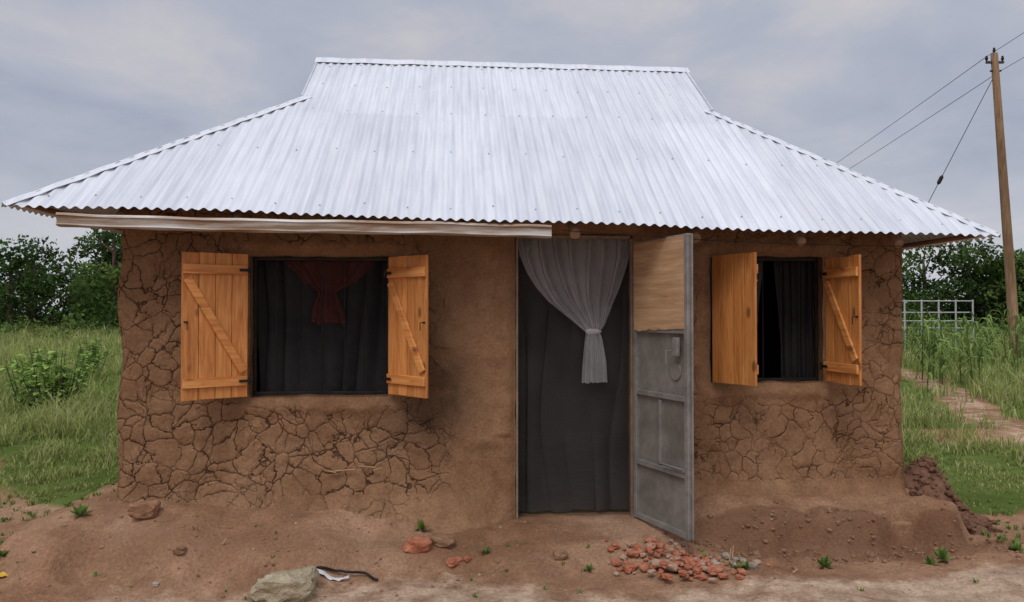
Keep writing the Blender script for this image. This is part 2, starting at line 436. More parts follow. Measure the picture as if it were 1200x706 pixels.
patch('roof_front_sheets',cols(UG0-.06,UG1+.06),fr,lambda u:VR,zfront,'u',70,1.05)
patch('roof_front_sheets_left_hip',cols(UL,UG0-.06),fr,lambda u:max(hipL(u),VE+.02),zfront,'u',30)
patch('roof_front_sheets_right_hip',cols(UG1+.06,UR),fr,lambda u:max(hipR(u),VE+.02),zfront,'u',30)
zback=lambda u,v: zfront(u,2*VR-v)
bk=lambda u:2*VR-VE
patch('roof_back_sheets',cols(UG0-.06,UG1+.06),lambda u:VR,bk,zback,'u',8)
patch('roof_back_sheets_left_hip',cols(UL,UG0-.06),lambda u:2*VR-max(hipL(u),VE+.02),bk,zback,'u',6)
patch('roof_back_sheets_right_hip',cols(UG1+.06,UR),lambda u:2*VR-max(hipR(u),VE+.02),bk,zback,'u',6)
zG0=zfront(UG0,VG0); zG1=zfront(UG1,VG1)
zl=lambda u,v: ze(UL)+(u-UL)/(UG0-UL)*(zG0-ze(UL))
zr=lambda u,v: ze(UR)+(UR-u)/(UR-UG1)*(zG1-ze(UR))
def sideu(v,left=True):
    vv=v if v<VR else 2*VR-v
    if left: return min(UL+(vv-VE)/(VG0-VE)*(UG0-UL)+.02,UG0)
    return max(UR-(vv-VE)/(VG1-VE)*(UR-UG1)-.02,UG1)
patch('roof_left_sheets',cols(VE,2*VR-VE),lambda v:UL,lambda v:sideu(v),zl,'v',14)
patch('roof_right_sheets',cols(VE,2*VR-VE),lambda v:UR,lambda v:sideu(v,False),zr,'v',14)
b=B()
for ug,vg,zg in((UG0+.02,VG0,zG0),(UG1-.02,VG1,zG1)):
    b.add([(ug,vg,zg-.03),(ug,2*VR-vg,zg-.03),(ug,VR,ZR-.02)],[(0,1,2)])
b.obj('gablet_panels',ROOF,H)
def cap(name,p0,p1,side1,side2,w,lift,n=24,amp_=.004):
    vs=[]
    p0=Vector(p0);p1=Vector(p1)
    for i in range(n+1):
        p=p0.lerp(p1,i/n)+Vector((0,0,lift+amp_*math.sin(i*2.3)))
        s1=Vector(side1);s2=Vector(side2)
        wv=w*(1+.06*math.sin(i*1.7))
        for q in (p+s1*wv+Vector((0,0,-.003)),p+s1*wv*.99,p+s1*.03,p+Vector((0,0,.008)),p+s2*.03,p+s2*wv*.99,p+s2*wv+Vector((0,0,-.003))): vs.append(q)
    fs=[(i*7+j,i*7+j+1,(i+1)*7+j+1,(i+1)*7+j) for i in range(n) for j in range(6)]
    mesh(name,vs,fs,ROOF,H,False,{'sheet':[.8]*len(vs)})
sl=(ZR-2.2)/(VR-VE); L=math.hypot(1,sl)
cap('ridge_cap',(UG0-.08,VR,ZR),(UG1+.1,VR,ZR-.01),(0,-1/L,-sl/L),(0,1/L,-sl/L),.12,.024)
def hipcap(name,c,gp,front,left,back=False):
    c=Vector(c);gp=Vector(gp)
    d=(gp-c).normalized()
    sy=-1 if not back else 1
    nf_=Vector((0,sy*sl,1)).normalized(); sx=-1 if left else 1
    ns=Vector((sx*.755,0,1)).normalized()
    a=d.cross(nf_).normalized()
    if a.dot(Vector((0,sy,0)))<0:a=-a
    e=d.cross(ns).normalized()
    if e.dot(Vector((sx,0,0)))<0:e=-e
    cap(name,c,gp,a,e,.06,.017)
hipcap('left_hip_cap',(UL,VE,ze(UL)),(UG0,VG0,zG0),True,True)
hipcap('right_hip_cap',(UR,VE,ze(UR)),(UG1,VG1,zG1),True,False)
hipcap('left_back_hip_cap',(UL,2*VR-VE,ze(UL)),(UG0,2*VR-VG0,zG0),True,True,True)
hipcap('right_back_hip_cap',(UR,2*VR-VE,ze(UR)),(UG1,2*VR-VG1,zG1),True,False,True)
b=B()
for ug,vg in((UG0-.06,VG0),(UG1+.06,VG1)):
    n=8
    pts=[(ug,vg+(VR-vg)*i/n,zfront(ug,vg+(VR-vg)*i/n)+.008) for i in range(n+1)]
    b.tube(pts,.011,6)
b.obj('verge_trim',GUT,H)
random.seed(3)
b=B(); nc_=P*4
for vrow in (-.42,.35,1.06,1.6,2.08):
    k=math.ceil((UL+.2)/nc_)
    while k*nc_<UR-.1:
        u=k*nc_+P*.25; k+=1
        if vrow>hipL(u)-.05 and u<UG0: continue
        if vrow>hipR(u)-.05 and u>UG1: continue
        v=vrow+random.uniform(-.03,.03)
        z=zfront(u,v)+A+.004+(.002 if v>1.05 else 0)
        b.tube([(u,v,z-.004),(u,v-.003,z+.004)],[.008,.005],6)
b.obj('roofing_nails',simple('nail_material',(.42,.41,.40),(.55,.53,.5),9,.5,.5),H)
# rafters
b=B()
random.seed(5)
for u in (.2,1.05,1.9,2.75,3.6,4.55,5.4,6.2):
    top=VR-.1
    if u<UG0: top=hipL(u)-.1
    if u>UG1: top=hipR(u)-.1
    if top<VE+.4: continue
    r=random.uniform(.03,.042)
    uo=random.uniform(-.05,.05)
    pts=[(u+uo*t,(VE+.07)+(top-VE-.07)*t,zfront(u,(VE+.07)+(top-VE-.07)*t)-.095-r) for t in (0,.33,.66,1)]
    b.tube(pts,[r,r*.95,r,r*.9],9)
for vv in (-.38,.5,1.5):
    b.tube([(u,vv,zfront(u,vv)-.055) for u in np.linspace(UL+.15 if vv<0 else UL+vv+.95,UR-.15 if vv<0 else UR-vv-.95,24)],.02,6)
b.tube([(u,.12,zfront(u,.12)-.13) for u in (.1,2,4,W-.1)],.045,8)
b.tube([(UL+.1,v,ze(UL)+.025) for v in (VE+.15,5)],.022,6)
b.tube([(UR-.1,v,ze(UR)+.025) for v in (VE+.15,5)],.022,6)
b.obj('roof_poles',RAFT,H)
vs=[];n=60; UF=3.41
for i in range(n+1):
    u=-.2+(UF+.2)*i/n
    zt=ze(-.17)-.040+(-.058)*i/n-.006*math.sin(u*1.8)
    wob=.005*math.sin(u*7)+.004*math.sin(u*17)
    prof=[(VE+.06,zt+.0),(VE+.012,zt-.004),(VE+.004,zt-.022),(VE+.016,zt-.030),(VE+.018,zt-.078),(VE+.004,zt-.09),(VE+.03,zt-.102),(VE+.08,zt-.098)]
    vs+=[(u,a+wob,z+.003*math.sin(u*9+a*40)) for a,z in prof]
fs=[(i*8+j,i*8+j+1,(i+1)*8+j+1,(i+1)*8+j) for i in range(n) for j in range(7)]
m=MT('fascia_strip_material'); co=m.coord((.6,1,8)); nn=m.noise(co,2.4,4,.6).outputs[0]
col=m.ramp(nn,[(.38,(.56,.545,.53)),(.48,(.42,.36,.31)),(.60,(.25,.155,.095))])
FASC=m.done(m.bsdf(col,.5,.2,m.bump(m.noise(m.coord(),20,3).outputs[0],.4,.006),.4))
mesh('fascia_strip',vs,fs,FASC,H,False)
# ------------------ shutters
def board_attr(o,vals):
    a=o.data.attributes.new('board','FLOAT','POINT'); a.data.foreach_set('value',np.array(vals,dtype=np.float32))
BRW=wood_mat('brace_pine_material',(.46,.16,.04),(.65,.265,.075),(.75,.355,.115),'x')
def shutter(name,hinge,ang,width,zb,zt,side,braces=True,nb=4):
    e=bpy.data.objects.new(name,None); e.empty_display_size=.1; link(e,H)
    e.location=(hinge[0],hinge[1],0); e.rotation_euler=(0,0,ang)
    b=B(); vals=[]; bw=width/nb
    h=zt-zb
    for i in range(nb):
        n0=len(b.v)
        b.box((bw*(i+.5),random.uniform(-.0015,.0015),(zb+zt)/2+random.uniform(-.004,.004)),(bw-.0035,.022,h),None,.003)
        vals+=[random.random()]*(len(b.v)-n0)
    o=b.obj('boards',PINE,e); board_attr(o,vals)
    ys=-.0235*side
    b=B()
    if braces:
        for zc in (zb+.13,zt-.13):
            b.box((width/2,ys,zc),(width-.015,.021,.075),None,.003)
        dx=width-.04; dz=h-.26-.085
        a=math.atan2(dz,dx)
        rot=Matrix.Rotation(a if side>0 else -a,3,'Y')
        b.box((width/2,ys+.0005,(zb+zt)/2),(math.hypot(dx,dz)-.07,.019,.065),rot,.003)
        o=b.obj('braces',BRW,e); board_attr(o,[.85]*len(b.v))
    b=B()
    yh=ys*1.95
    for zc in (zb+.13,zt-.13):
        b.box((.035,yh,zc),(.085,.004,.022),None,.001)
        b.tube([(0,yh,zc-.03),(0,yh,zc+.03)],.008,8)
        b.box((-.012,yh,zc),(.02,.004,.05))
    b.box((width-.03,ys*.62,(zb+zt)/2+.03),(.03,.006,.012)); b.tube([(width-.03,ys*.6,(zb+zt)/2+.03),(width-.03,ys*2.2,(zb+zt)/2+.03),(width-.03,ys*2.2,(zb+zt)/2-.03)],.004,6)
    b.obj('hinges_and_latch',BLACK,e)
    return e
random.seed(11)
def dirang(dx,dy): return math.atan2(dy,dx)-TH
shutter('left_window_shutter_a',(WL[0]-.005,-.05),dirang(-.396,-.29),.50,.84,1.975,-1)
shutter('left_window_shutter_b',(WL[1]+.005,-.05),dirang(.34,-.31),.47,.85,1.955,1)
shutter('right_window_shutter_a',(WR[0],-.05),dirang(.235,-.39),.46,.93,1.985,-1)
shutter('right_window_shutter_b',(WR[1],-.05),dirang(.085,-.45),.46,.93,1.965,1)
# ------------------ window frames and bars
def window(o,name):
    b=B(); v=.10; t=.026
    u0,u1,zb,zt=o[0]+.005,o[1]-.005,o[2]+.004,o[3]-.004
    b.box(((u0+u1)/2,v,zt-t/2),(u1-u0,.03,t),None,.003); b.box(((u0+u1)/2,v,zb+t/2),(u1-u0,.03,t),None,.003)
    b.box((u0+t/2,v,(zb+zt)/2),(t,.03,zt-zb-2*t-.002),None,.003); b.box((u1-t/2,v,(zb+zt)/2),(t,.03,zt-zb-2*t-.002),None,.003)
    b.obj(name+'_frame',BLACK,H)
    b=B(); n=6
    for i in range(1,n):
        u=u0+(u1-u0)*i/n; b.tube([(u,v,zb+t),(u,v,zt-t)],.005,6)
    b.obj(name+'_bars',BLACK,H)
window(WL,'left_window'); window(WR,'right_window')
# ------------------ fabrics
def fabric(name,c,alpha,trans=.3,edge=.6):
    m=MT(name); co=m.coord((1,1,1)); nn=m.noise(co,3,3).outputs[0]
    col=m.mix(.5,(*c,1),m.ramp(nn,[(.3,.6),(.7,1.2)]),'MULTIPLY')
    d=m.n('ShaderNodeBsdfDiffuse',Color=col).outputs[0]; t=m.n('ShaderNodeBsdfTranslucent',Color=col).outputs[0]
    mx=m.n('ShaderNodeMixShader',i0=trans,i1=d,i2=t).outputs[0]
    tr=m.n('ShaderNodeBsdfTransparent').outputs[0]
    lw=m.n('ShaderNodeLayerWeight',Blend=.35).outputs[1]
    a=m.math('ADD',alpha,m.math('MULTIPLY',lw,edge),True)
    return m.done(m.n('ShaderNodeMixShader',i0=a,i1=tr,i2=mx).outputs[0])
NET=fabric('dark_net_material',(.085,.08,.078),.55,.15,.5)
DARKC=simple('dark_curtain_material',(.014,.014,.016),(.026,.024,.025),3,.95,0,.1)
LACE=fabric('white_lace_material',(.82,.82,.84),.22,.3,.9)
def drape(name,tab,v0,folds,amp_,mat,n=160,rows=70,seed=0):
    zz=[t[0] for t in tab][::-1]; ul=[t[1] for t in tab][::-1]; ur=[t[2] for t in tab][::-1]
    vs=[]
    zt,zb=tab[0][0],tab[-1][0]; w0=tab[0][2]-tab[0][1]
    for r in range(rows+1):
        z=zt+(zb-zt)*r/rows; a=np.interp(z,zz,ul); c=np.interp(z,zz,ur); w=c-a
        for i in range(n+1):
            s=i/n; ph=s*folds*2*math.pi+1.2*noise.noise(Vector((s*4,z*.8,seed)))*3
            am=amp_*(.3+1.5*abs(noise.noise(Vector((s*3,z*.5,seed+5))))+.35)*(.6+.4*min(1,w/w0))
            vs.append((a+w*(s+.25/folds*math.sin(ph+.7)*.5),v0+am*math.sin(ph),z+(.03*noise.noise(Vector((s*6,0,seed))) if r==rows else 0)))
    return mesh(name,np.array(vs),grid_faces(rows+1,n+1),mat,H,True)
drape('door_net_curtain',[(2.16,3.17,4.18),(1.0,3.18,4.17),(-.17,3.19,4.16)],.17,5,.020,NET,seed=2)
drape('door_lace_curtain',[(2.14,3.19,4.15),(1.98,3.22,4.14),(1.84,3.28,4.10),(1.72,3.355,4.06),(1.60,3.46,4.01),(1.49,3.60,3.97),(1.41,3.70,3.94),(1.345,3.78,3.90)],.09,7,.022,LACE,seed=4)
drape('door_lace_curtain_tail',[(1.345,3.78,3.90),(1.28,3.77,3.92),(1.1,3.75,3.95),(.92,3.74,3.96)],.09,4,.02,fabric('lace_tail_material',(.78,.78,.8),.34,.3,.6),n=60,seed=8)
b=B(); b.rock((3.84,.08,1.35),(.125,.055,.05),2,2,.4); b.obj('lace_knot',fabric('lace_knot_material',(.72,.72,.74),.55),H,True)
drape('left_window_curtain',[(1.96,1.03,2.15),(.85,1.05,2.13)],.19,7,.02,DARKC,seed=12)
SW=fabric('pink_swag_material',(.20,.06,.05),.34,.2,.5)
drape('left_window_swag',[(1.955,1.25,2.02),(1.85,1.36,1.94),(1.76,1.44,1.84),(1.68,1.55,1.69),(1.55,1.50,1.74),(1.42,1.48,1.78)],.155,6,.015,SW,n=100,seed=13)
drape('right_window_curtain_a',[(1.98,4.83,5.36),(1.4,4.84,5.30),(.93,4.84,5.28)],.19,5,.02,simple('grey_net_curtain_material',(.05,.052,.057),(.075,.077,.082),3,.95,0,.1),seed=15)
drape('right_window_curtain_b',[(1.98,5.46,5.82),(1.4,5.5,5.81),(.93,5.53,5.81)],.19,4,.02,DARKC,seed=16)
# ------------------ steel door frame and leaf
b=B()
b.box((DO[0]+.012,.03,.97),(.018,.05,2.32),None,.002); b.box((DO[1]-.012,.03,.97),(.018,.05,2.32),None,.002); b.box(((DO[0]+DO[1])/2,.03,2.14),(.94,.048,.025))
b.obj('door_frame',simple('door_frame_material',(.20,.14,.10),(.30,.21,.15),7,.6,.1),H)
e=bpy.data.objects.new('steel_door_leaf',None); link(e,H); e.location=(DO[1]+.005,-.035,0); e.rotation_euler=(0,0,dirang(.30,-.68))
wd=.74; zb,zt=-.175,2.10
b=B(); f=.045
b.box((f/2,0,(zb+zt)/2),(f,.04,zt-zb),None,.003); b.box((wd-f/2,0,(zb+zt)/2),(f,.04,zt-zb),None,.003)
for zc in (zb+f/2,zt-f/2,.29,.86,1.37): b.box((wd/2,-.001,zc),(wd-2*f-.001,.036,f*.9),None,.003)
b.box((wd/2,-.002,.575),(.03,.03,.5),None,.003)
b.box((wd+.012,.012,(zb+zt)/2),(.02,.012,zt-zb-.01),None,.002)
b.obj('door_leaf_frame',STEEL,e)
SHEET=simple('steel_sheet_material',(.16,.145,.125),(.28,.255,.225),2.6,.65,.1,.15,.004,.4)
b=B(); b.box((wd/2,.012,.6),(wd-.06,.004,1.5)); b.obj('door_leaf_sheet',SHEET,e)
vs=[];n=24
for yy in (-.028,-.021):
    for i in range(n+1):
        x=.03+(wd-.07)*i/n
        vs.append((x,yy,1.36+.016*noise.noise(Vector((x*14,0,0)))+(.04*x))); 
    for i in range(n+1):
        x=.03+(wd-.07)*i/n; vs.append((x,yy,2.085+.004*noise.noise(Vector((x*9,3,0)))))
m1=n+1; fs=[]
for i in range(n):
    fs+= [(i,i+1,m1+i+1,m1+i),(2*m1+i,3*m1+i,3*m1+i+1,2*m1+i+1),(i,2*m1+i,2*m1+i+1,i+1),(m1+i,m1+i+1,3*m1+i+1,3*m1+i)]
fs+=[(0,m1,3*m1,2*m1),(n,2*m1+n,3*m1+n,m1+n)]
o=mesh('plywood_panel',vs,fs,PLY,e); board_attr(o,[.8]*len(vs))
b=B()
b.box((wd-.12,-.035,1.25),(.06,.03,.14),None,.004); b.tube([(wd-.16,-.045,1.22),(wd-.2,-.07,1.22),(wd-.2,-.07,1.12)],.008,6)
b.box((wd-.11,-.03,.33),(.16,.012,.018)); b.tube([(wd-.3,-.04,.34),(wd-.04,-.04,.34)],.007,6)
b.obj('door_lock',STEEL,e)
b=B(); b.tube([(wd-.18,.008,1.06),(wd-.18,-.004,1.06)],[.07,.066],20); b.obj('lock_cover_plate',SHEET,e)
b=B()
for u,z,l,a in ((1.80,.245,.16,.06),(1.98,.27,.13,-.1),(2.06,.25,.07,.3),(1.70,.235,.06,-.2)):
    b.tube([(u-l/2,-.055,z-a*l/2),(u+l/2,-.06,z+a*l/2)],[.008,.007],6)
b.obj('exposed_laths',simple('lath_material',(.38,.22,.11),(.5,.3,.16),20,.9),H)
b=B(); pts=[]
for i in range(21):
    t=i/20; pts.append((3.5+3.2*t,-.5+.02*t,2.14-.10*t-.07*4*t*(1-t)*.5))
b.tube(pts,.003,5); b.obj('clothes_wire',BLACK,H)

# ------------------------------------------------------------ vegetation
def leaf_mat(name,trans=.3):
    m=MT(name); c=m.attr('col').outputs[0]
    d=m.diff(c); t=m.n('ShaderNodeBsdfTranslucent',Color=c).outputs[0]
    return m.done(m.n('ShaderNodeMixShader',i0=trans,i1=d,i2=t).outputs[0])
LEAF=leaf_mat('foliage_material'); GRASS=leaf_mat('grass_material',.3)
BARK=simple('bark_material',(.09,.06,.04),(.15,.11,.08),6,.95)
def leafcloud(blobs,n_per,size,cols_,seed):
    r=np.random.default_rng(seed); P_=[];C_=[];S_=[]
    for (cx,cy,cz,rx,ry,rz) in blobs:
        n=int(n_per*(rx*rz)); d=r.normal(size=(n,3)); d/=np.linalg.norm(d,axis=1)[:,None]
        rad=r.uniform(.3,1,n)**.5*(1+.22*np.sin(d[:,0]*5+cx)*np.cos(d[:,2]*6+cz))
        p=np.c_[cx+d[:,0]*rad*rx,cy+d[:,1]*rad*ry,cz+d[:,2]*rad*rz]
        base=np.array(cols_[r.integers(len(cols_))])*r.uniform(.7,1.35)
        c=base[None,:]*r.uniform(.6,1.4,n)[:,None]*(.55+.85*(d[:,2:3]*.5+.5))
        P_.append(p);C_.append(c);S_.append(r.uniform(.6,1.3,n)*size)
    P_=np.concatenate(P_);C_=np.concatenate(C_);S_=np.concatenate(S_); n=len(P_)
    a=r.normal(size=(n,3)); a/=np.linalg.norm(a,axis=1)[:,None]
    q=r.normal(size=(n,3)); bb=np.cross(a,q); bb/=np.linalg.norm(bb,axis=1)[:,None]
    a*=S_[:,None]; bb*=S_[:,None]*.55
    V=np.stack([P_-a,P_-bb*.9,P_+a,P_+bb*.9],1).reshape(-1,3)
    F=np.arange(4*n).reshape(-1,4)
    return V,F,np.repeat(C_,4,0)
DG=[(.045,.085,.022),(.065,.11,.03),(.095,.145,.038),(.05,.08,.032)]
LG=[(.14,.22,.05),(.18,.26,.07),(.11,.18,.045)]
def treeline(name,x0,x1,y,hfun,seed,step=2.2,dens=190,ls=.15):
    random.seed(seed); bl=[]; tb=B(); x=x0
    while x<x1:
        yy=y+random.uniform(-5,6); g0=gz(x,yy); h=hfun(x)*random.uniform(.72,1.1)
        tb.tube([(x,yy,g0-.2),(x+.2,yy,g0+h*.4),(x+.1,yy,g0+h*.75)],[.22,.15,.05],7)
        for k in range(4):
            a=random.uniform(0,6.28); rr=random.uniform(.6,1.3)
            tb.tube([(x+.15,yy,g0+h*(.3+.1*k)),(x+rr*math.cos(a),yy+rr*math.sin(a),g0+h*(.45+.09*k))],[.08,.03],5)
        nb=random.randint(13,16)
        for k in range(nb):
            t=k/nb; rr=random.uniform(.7,1.35)*(1.15-.5*t)
            bl.append((x+random.gauss(0,1.3*(1.2-t)),yy+random.gauss(0,1),g0+h*(.08+.82*t),rr*1.2,rr,rr*.8))
        x+=random.uniform(.6,1.3)*step
    V,F,C=leafcloud(bl,dens,ls,DG,seed)
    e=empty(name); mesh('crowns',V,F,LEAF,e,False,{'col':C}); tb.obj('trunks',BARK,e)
treeline('distant_trees',-44,-18,46,lambda x:6.7+.7*math.sin(x*.55+1.2),21,1.15,190)
treeline('distant_trees',-18,18,56,lambda x:5.6+math.sin(x*.4),22,3.4,60,.25)
treeline('distant_trees',18,44,47,lambda x:5.7+.6*math.sin(x*.5+.5),23,1.15,190)
random.seed(31)
bl=[]
for i in range(100):
    s=random.choice((-1,1)); y=random.uniform(34,43); x=s*random.uniform(.42,.85)*y; rr=random.uniform(.35,.9)
    bl.append((x,y,gz(x,y)+rr*.4,rr*1.6,rr,rr*.8))
V,F,C=leafcloud(bl,170,.09,[(.09,.14,.038),(.13,.18,.05),(.06,.10,.03)],5); mesh('field_bushes',V,F,LEAF,None,False,{'col':C})
def shrub(name,x,y,h,w,n,seed,ls=.075):
    random.seed(seed); e=empty(name,(x,y,gz(x,y))); b=B(); P_=[]
    for k in range(n):
        a=random.uniform(0,6.28); r_=random.uniform(.05,1)*w; hh=h*random.uniform(.6,1.05)
        pts=[(0.3*r_*math.cos(a),.3*r_*math.sin(a),0),(.7*r_*math.cos(a),.7*r_*math.sin(a),hh*.5),(r_*math.cos(a),r_*math.sin(a),hh)]
        b.tube(pts,[.012,.009,.004],5)
        for j in range(26):
            t=random.uniform(.2,1.02); i=0 if t<.5 else 1; tt=(t-.5*i)*2
            P_.append(Vector(pts[i]).lerp(Vector(pts[i+1]),tt))
    b.obj('stems',BARK,e)
    V=[];F=[];C=[]
    for p in P_:
        a=random.uniform(0,6.28); d=Vector((math.cos(a),math.sin(a),random.uniform(-.3,.5))).normalized(); s=Vector((-math.sin(a),math.cos(a),random.uniform(-.25,.25)))
        l=ls*random.uniform(.7,1.6); i=len(V)
        V+=[p,p+d*l*.5+s*l*.28,p+d*l+Vector((0,0,-l*.25)),p+d*l*.5-s*l*.28]; F.append((i,i+1,i+2,i+3))
        c=np.array(random.choice(LG))*random.uniform(1.3,2.3); C+=[c]*4
    mesh('leaves',np.array([tuple(v) for v in V]),np.array(F),LEAF,e,False,{'col':np.array(C)})
shrub('leafy_shrub',-7.35,12.4,1.15,.60,26,1,.105)
shrub('leafy_shrub',-8.05,12.9,.9,.4,15,2,.10)
shrub('leafy_shrub',-10.6,17,.8,.5,14,3,.12)
shrub('leafy_shrub',-9.6,17.5,1.0,.5,16,4,.12)
def maize(name,pts,seed):
    random.seed(seed); V=[];F=[];C=[]
    for (x,y) in pts:
        g0=gz(x,y); h=random.uniform(.9,1.6); lean=random.uniform(-.1,.1)
        def strip(ps,ws,dirn,c):
            i0=len(V)
            for p,w in zip(ps,ws):
                V.append(tuple(p+dirn*w)); V.append(tuple(p-dirn*w)); C.append(c); C.append(c)
            for k in range(len(ps)-1): F.append((i0+2*k,i0+2*k+1,i0+2*k+3,i0+2*k+2))
        for a in (0,1.57):
            strip([Vector((x,y,g0)),Vector((x+lean*h*.5,y,g0+h*.5)),Vector((x+lean*h,y,g0+h))],[.018,.014,.006],Vector((math.cos(a),math.sin(a),0)),(.12,.17,.05))
        for k in range(9):
            a=random.uniform(0,6.28); t=.15+.85*k/9; L_=random.uniform(.4,.65); d=Vector((math.cos(a),math.sin(a),0)); s=Vector((-math.sin(a),math.cos(a),.3)).normalized()
            p0=Vector((x+lean*h*t,y,g0+h*t)); c=np.array((.17,.24,.07))*random.uniform(.6,1.4)
            strip([p0,p0+d*L_*.35+Vector((0,0,.2)),p0+d*L_*.75+Vector((0,0,.16)),p0+d*L_+Vector((0,0,-.08))],[.012,.03,.022,.002],s,c)
    mesh(name,np.array(V),np.array(F),LEAF,None,False,{'col':np.array([tuple(c) for c in C])})
random.seed(41)
maize('maize_crop',[(random.uniform(8.6,10.4),random.uniform(16,19)) for _ in range(14)]+[(random.uniform(11.5,18),random.uniform(18.5,25)) for _ in range(55)],3)
def grass(name,N,ytest,seed,ymin,ymax,h0):
    r=np.random.default_rng(seed)
    y=ymin*(ymax/ymin)**r.uniform(0,1,N); x=y*r.uniform(ytest[0],ytest[1],N)
    m_=grassmask(x,y)
    patchn=np.sin(x*1.1+np.sin(y*.9)*2)*np.cos(y*.8+1.3*np.sin(x*.6))
    fine=np.array([noise.noise(Vector((a*2.2,b_*2.2,0)))+.8*noise.noise(Vector((a*.7,b_*.5,4))) for a,b_ in zip(x,y)])
    keep=r.uniform(0,1,N)<m_*(.58+.35*patchn+1.0*fine)
    x,y,patchn,fine=x[keep],y[keep],patchn[keep],fine[keep]; n=len(x)
    z=np.array([gz(a,b_) for a,b_ in zip(x,y)])
    sc=np.clip(y/9,.8,6)**.62
    edge=np.clip((y-7.2)/4.5,.2,1)
    h=h0*(.55+.9*r.uniform(0,1,n))*(1+.6*patchn+1.4*fine)*edge*np.clip((y/11)**.35,.9,1.8); h=np.clip(h,.03,1.2)
    w=.0042*sc*r.uniform(.7,1.5,n)*1.3
    a=r.uniform(0,2*math.pi,n); lean=r.uniform(.1,.9,n)*h
    dx,dy=np.cos(a)*lean,np.sin(a)*lean
    pa=a+r.uniform(.6,2.5,n); wx,wy=np.cos(pa)*w,np.sin(pa)*w
    z-=.01
    V=np.stack([np.c_[x-wx,y-wy,z],np.c_[x+wx,y+wy,z],np.c_[x+dx*.35+wx*.8,y+dy*.35+wy*.8,z+h*.6],np.c_[x+dx*.35-wx*.8,y+dy*.35-wy*.8,z+h*.6],
                np.c_[x+dx+wx*.12,y+dy+wy*.12,z+h*(1-.15*lean/h)],np.c_[x+dx-wx*.12,y+dy-wy*.12,z+h*(1-.15*lean/h)]],1).reshape(-1,3)
    i=np.arange(n)*6
    F=np.concatenate([np.c_[i,i+1,i+2,i+3],np.c_[i+3,i+2,i+4,i+5]])
    g1=np.array((.16,.24,.05)); g2=np.array((.35,.39,.13)); g3=np.array((.50,.46,.24))
    t=np.clip(.45+.5*patchn+.9*fine+r.normal(0,.25,n),0,1)[:,None]
    c=g1*(1-t)+g2*t; dry=(r.uniform(0,1,n)<.14)[:,None]; c=np.where(dry,g3,c)*r.uniform(.7,1.25,n)[:,None]
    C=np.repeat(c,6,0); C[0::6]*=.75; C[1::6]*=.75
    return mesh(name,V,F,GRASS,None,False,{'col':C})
grass('grass',120000,(-.95,-.38),1,6.4,46,.18)
grass('grass',120000,(.42,.95),2,6.4,46,.16)
def tuft(b_,x,y,n,h,w=.005):
    V,F,C=b_
    z=gz(x,y)-.005
    for k in range(n):
        a=random.uniform(0,6.28); l=h*random.uniform(.5,1.1); d=Vector((math.cos(a),math.sin(a),0)); s=Vector((-d.y,d.x,0))*w
        p=Vector((x,y,z))+d*random.uniform(0,h*.4); sp=random.uniform(.2,.8)*l; i=len(V)
        V+= [p-s,p+s,p+d*sp*.4+s+Vector((0,0,l*.6)),p+d*sp*.4-s+Vector((0,0,l*.6)),p+d*sp+Vector((0,0,l*.85))]
        F.append((i,i+1,i+2,i+3)); F.append((i+3,i+2,i+4,i+4)); c=np.array(random.choice(LG))*random.uniform(.8,1.5); C+=[c]*5
def weeds(name,spots):
    b_=([],[],[])
    for s in spots: tuft(b_,*s)
    V,F,C=b_; mesh(name,[tuple(v) for v in V],[f if f[2]!=f[3] else f[:3] for f in F],GRASS,None,False,{'col':np.array(C)})
random.seed(9)
sp=[]
for k in range(150):
    x=random.uniform(-5.2,-3.3); y=random.uniform(5.0,7.8)
    if y<6.3 and random.random()<.75: continue
    sp.append((x,y,random.randint(5,16),random.uniform(.03,.08)))
for k in range(110):
    x=random.uniform(3.9,5.6); y=random.uniform(5.9,7.6); sp.append((x,y,random.randint(5,16),random.uniform(.03,.08)))
for k in range(30):
    x=random.uniform(-3.4,3.4); y=random.uniform(4.9,5.9); sp.append((x,y,random.randint(3,8),random.uniform(.02,.05)))
weeds('yard_grass_tufts',[s for s in sp if to_local(s[0],s[1])[1]<-.1 or to_local(s[0],s[1])[0]<-.15 or to_local(s[0],s[1])[0]>W+.15])
def weed(x,y,h=.1,n=16,seed=0):
    random.seed(seed); V=[];F=[];C=[]
    for k in range(n):
        a=random.uniform(0,6.28); el=random.uniform(.2,1.3); d=Vector((math.cos(a)*math.cos(el),math.sin(a)*math.cos(el),math.sin(el)))
        s=d.cross(Vector((0,0,1))).normalized(); l=h*random.uniform(.5,1); p=Vector((0,0,-.005)); i=len(V)
        V+=[p,p+d*l*.55+s*l*.2,p+d*l,p+d*l*.55-s*l*.2]; F.append((i,i+1,i+2,i+3)); c=np.array(random.choice(LG))*random.uniform(.8,1.4); C+=[c]*4
    o=mesh('weed',np.array([tuple(v) for v in V]),np.array(F),LEAF,None,False,{'col':np.array(C)}); o.location=(x,y,gz(x,y))
for i,(x,y,h) in enumerate([(-.70,5.98,.11),(-3.28,5.85,.12),(1.42,5.75,.10),(2.30,5.70,.11),(3.17,5.85,.10),(3.3,5.9,.12),(.55,5.55,.07),(-.2,5.75,.07),(4.0,6.1,.13),(-3.7,5.6,.09),(1.7,5.6,.07),(1.62,5.6,.08)]): weed(x,y,h,18,i)

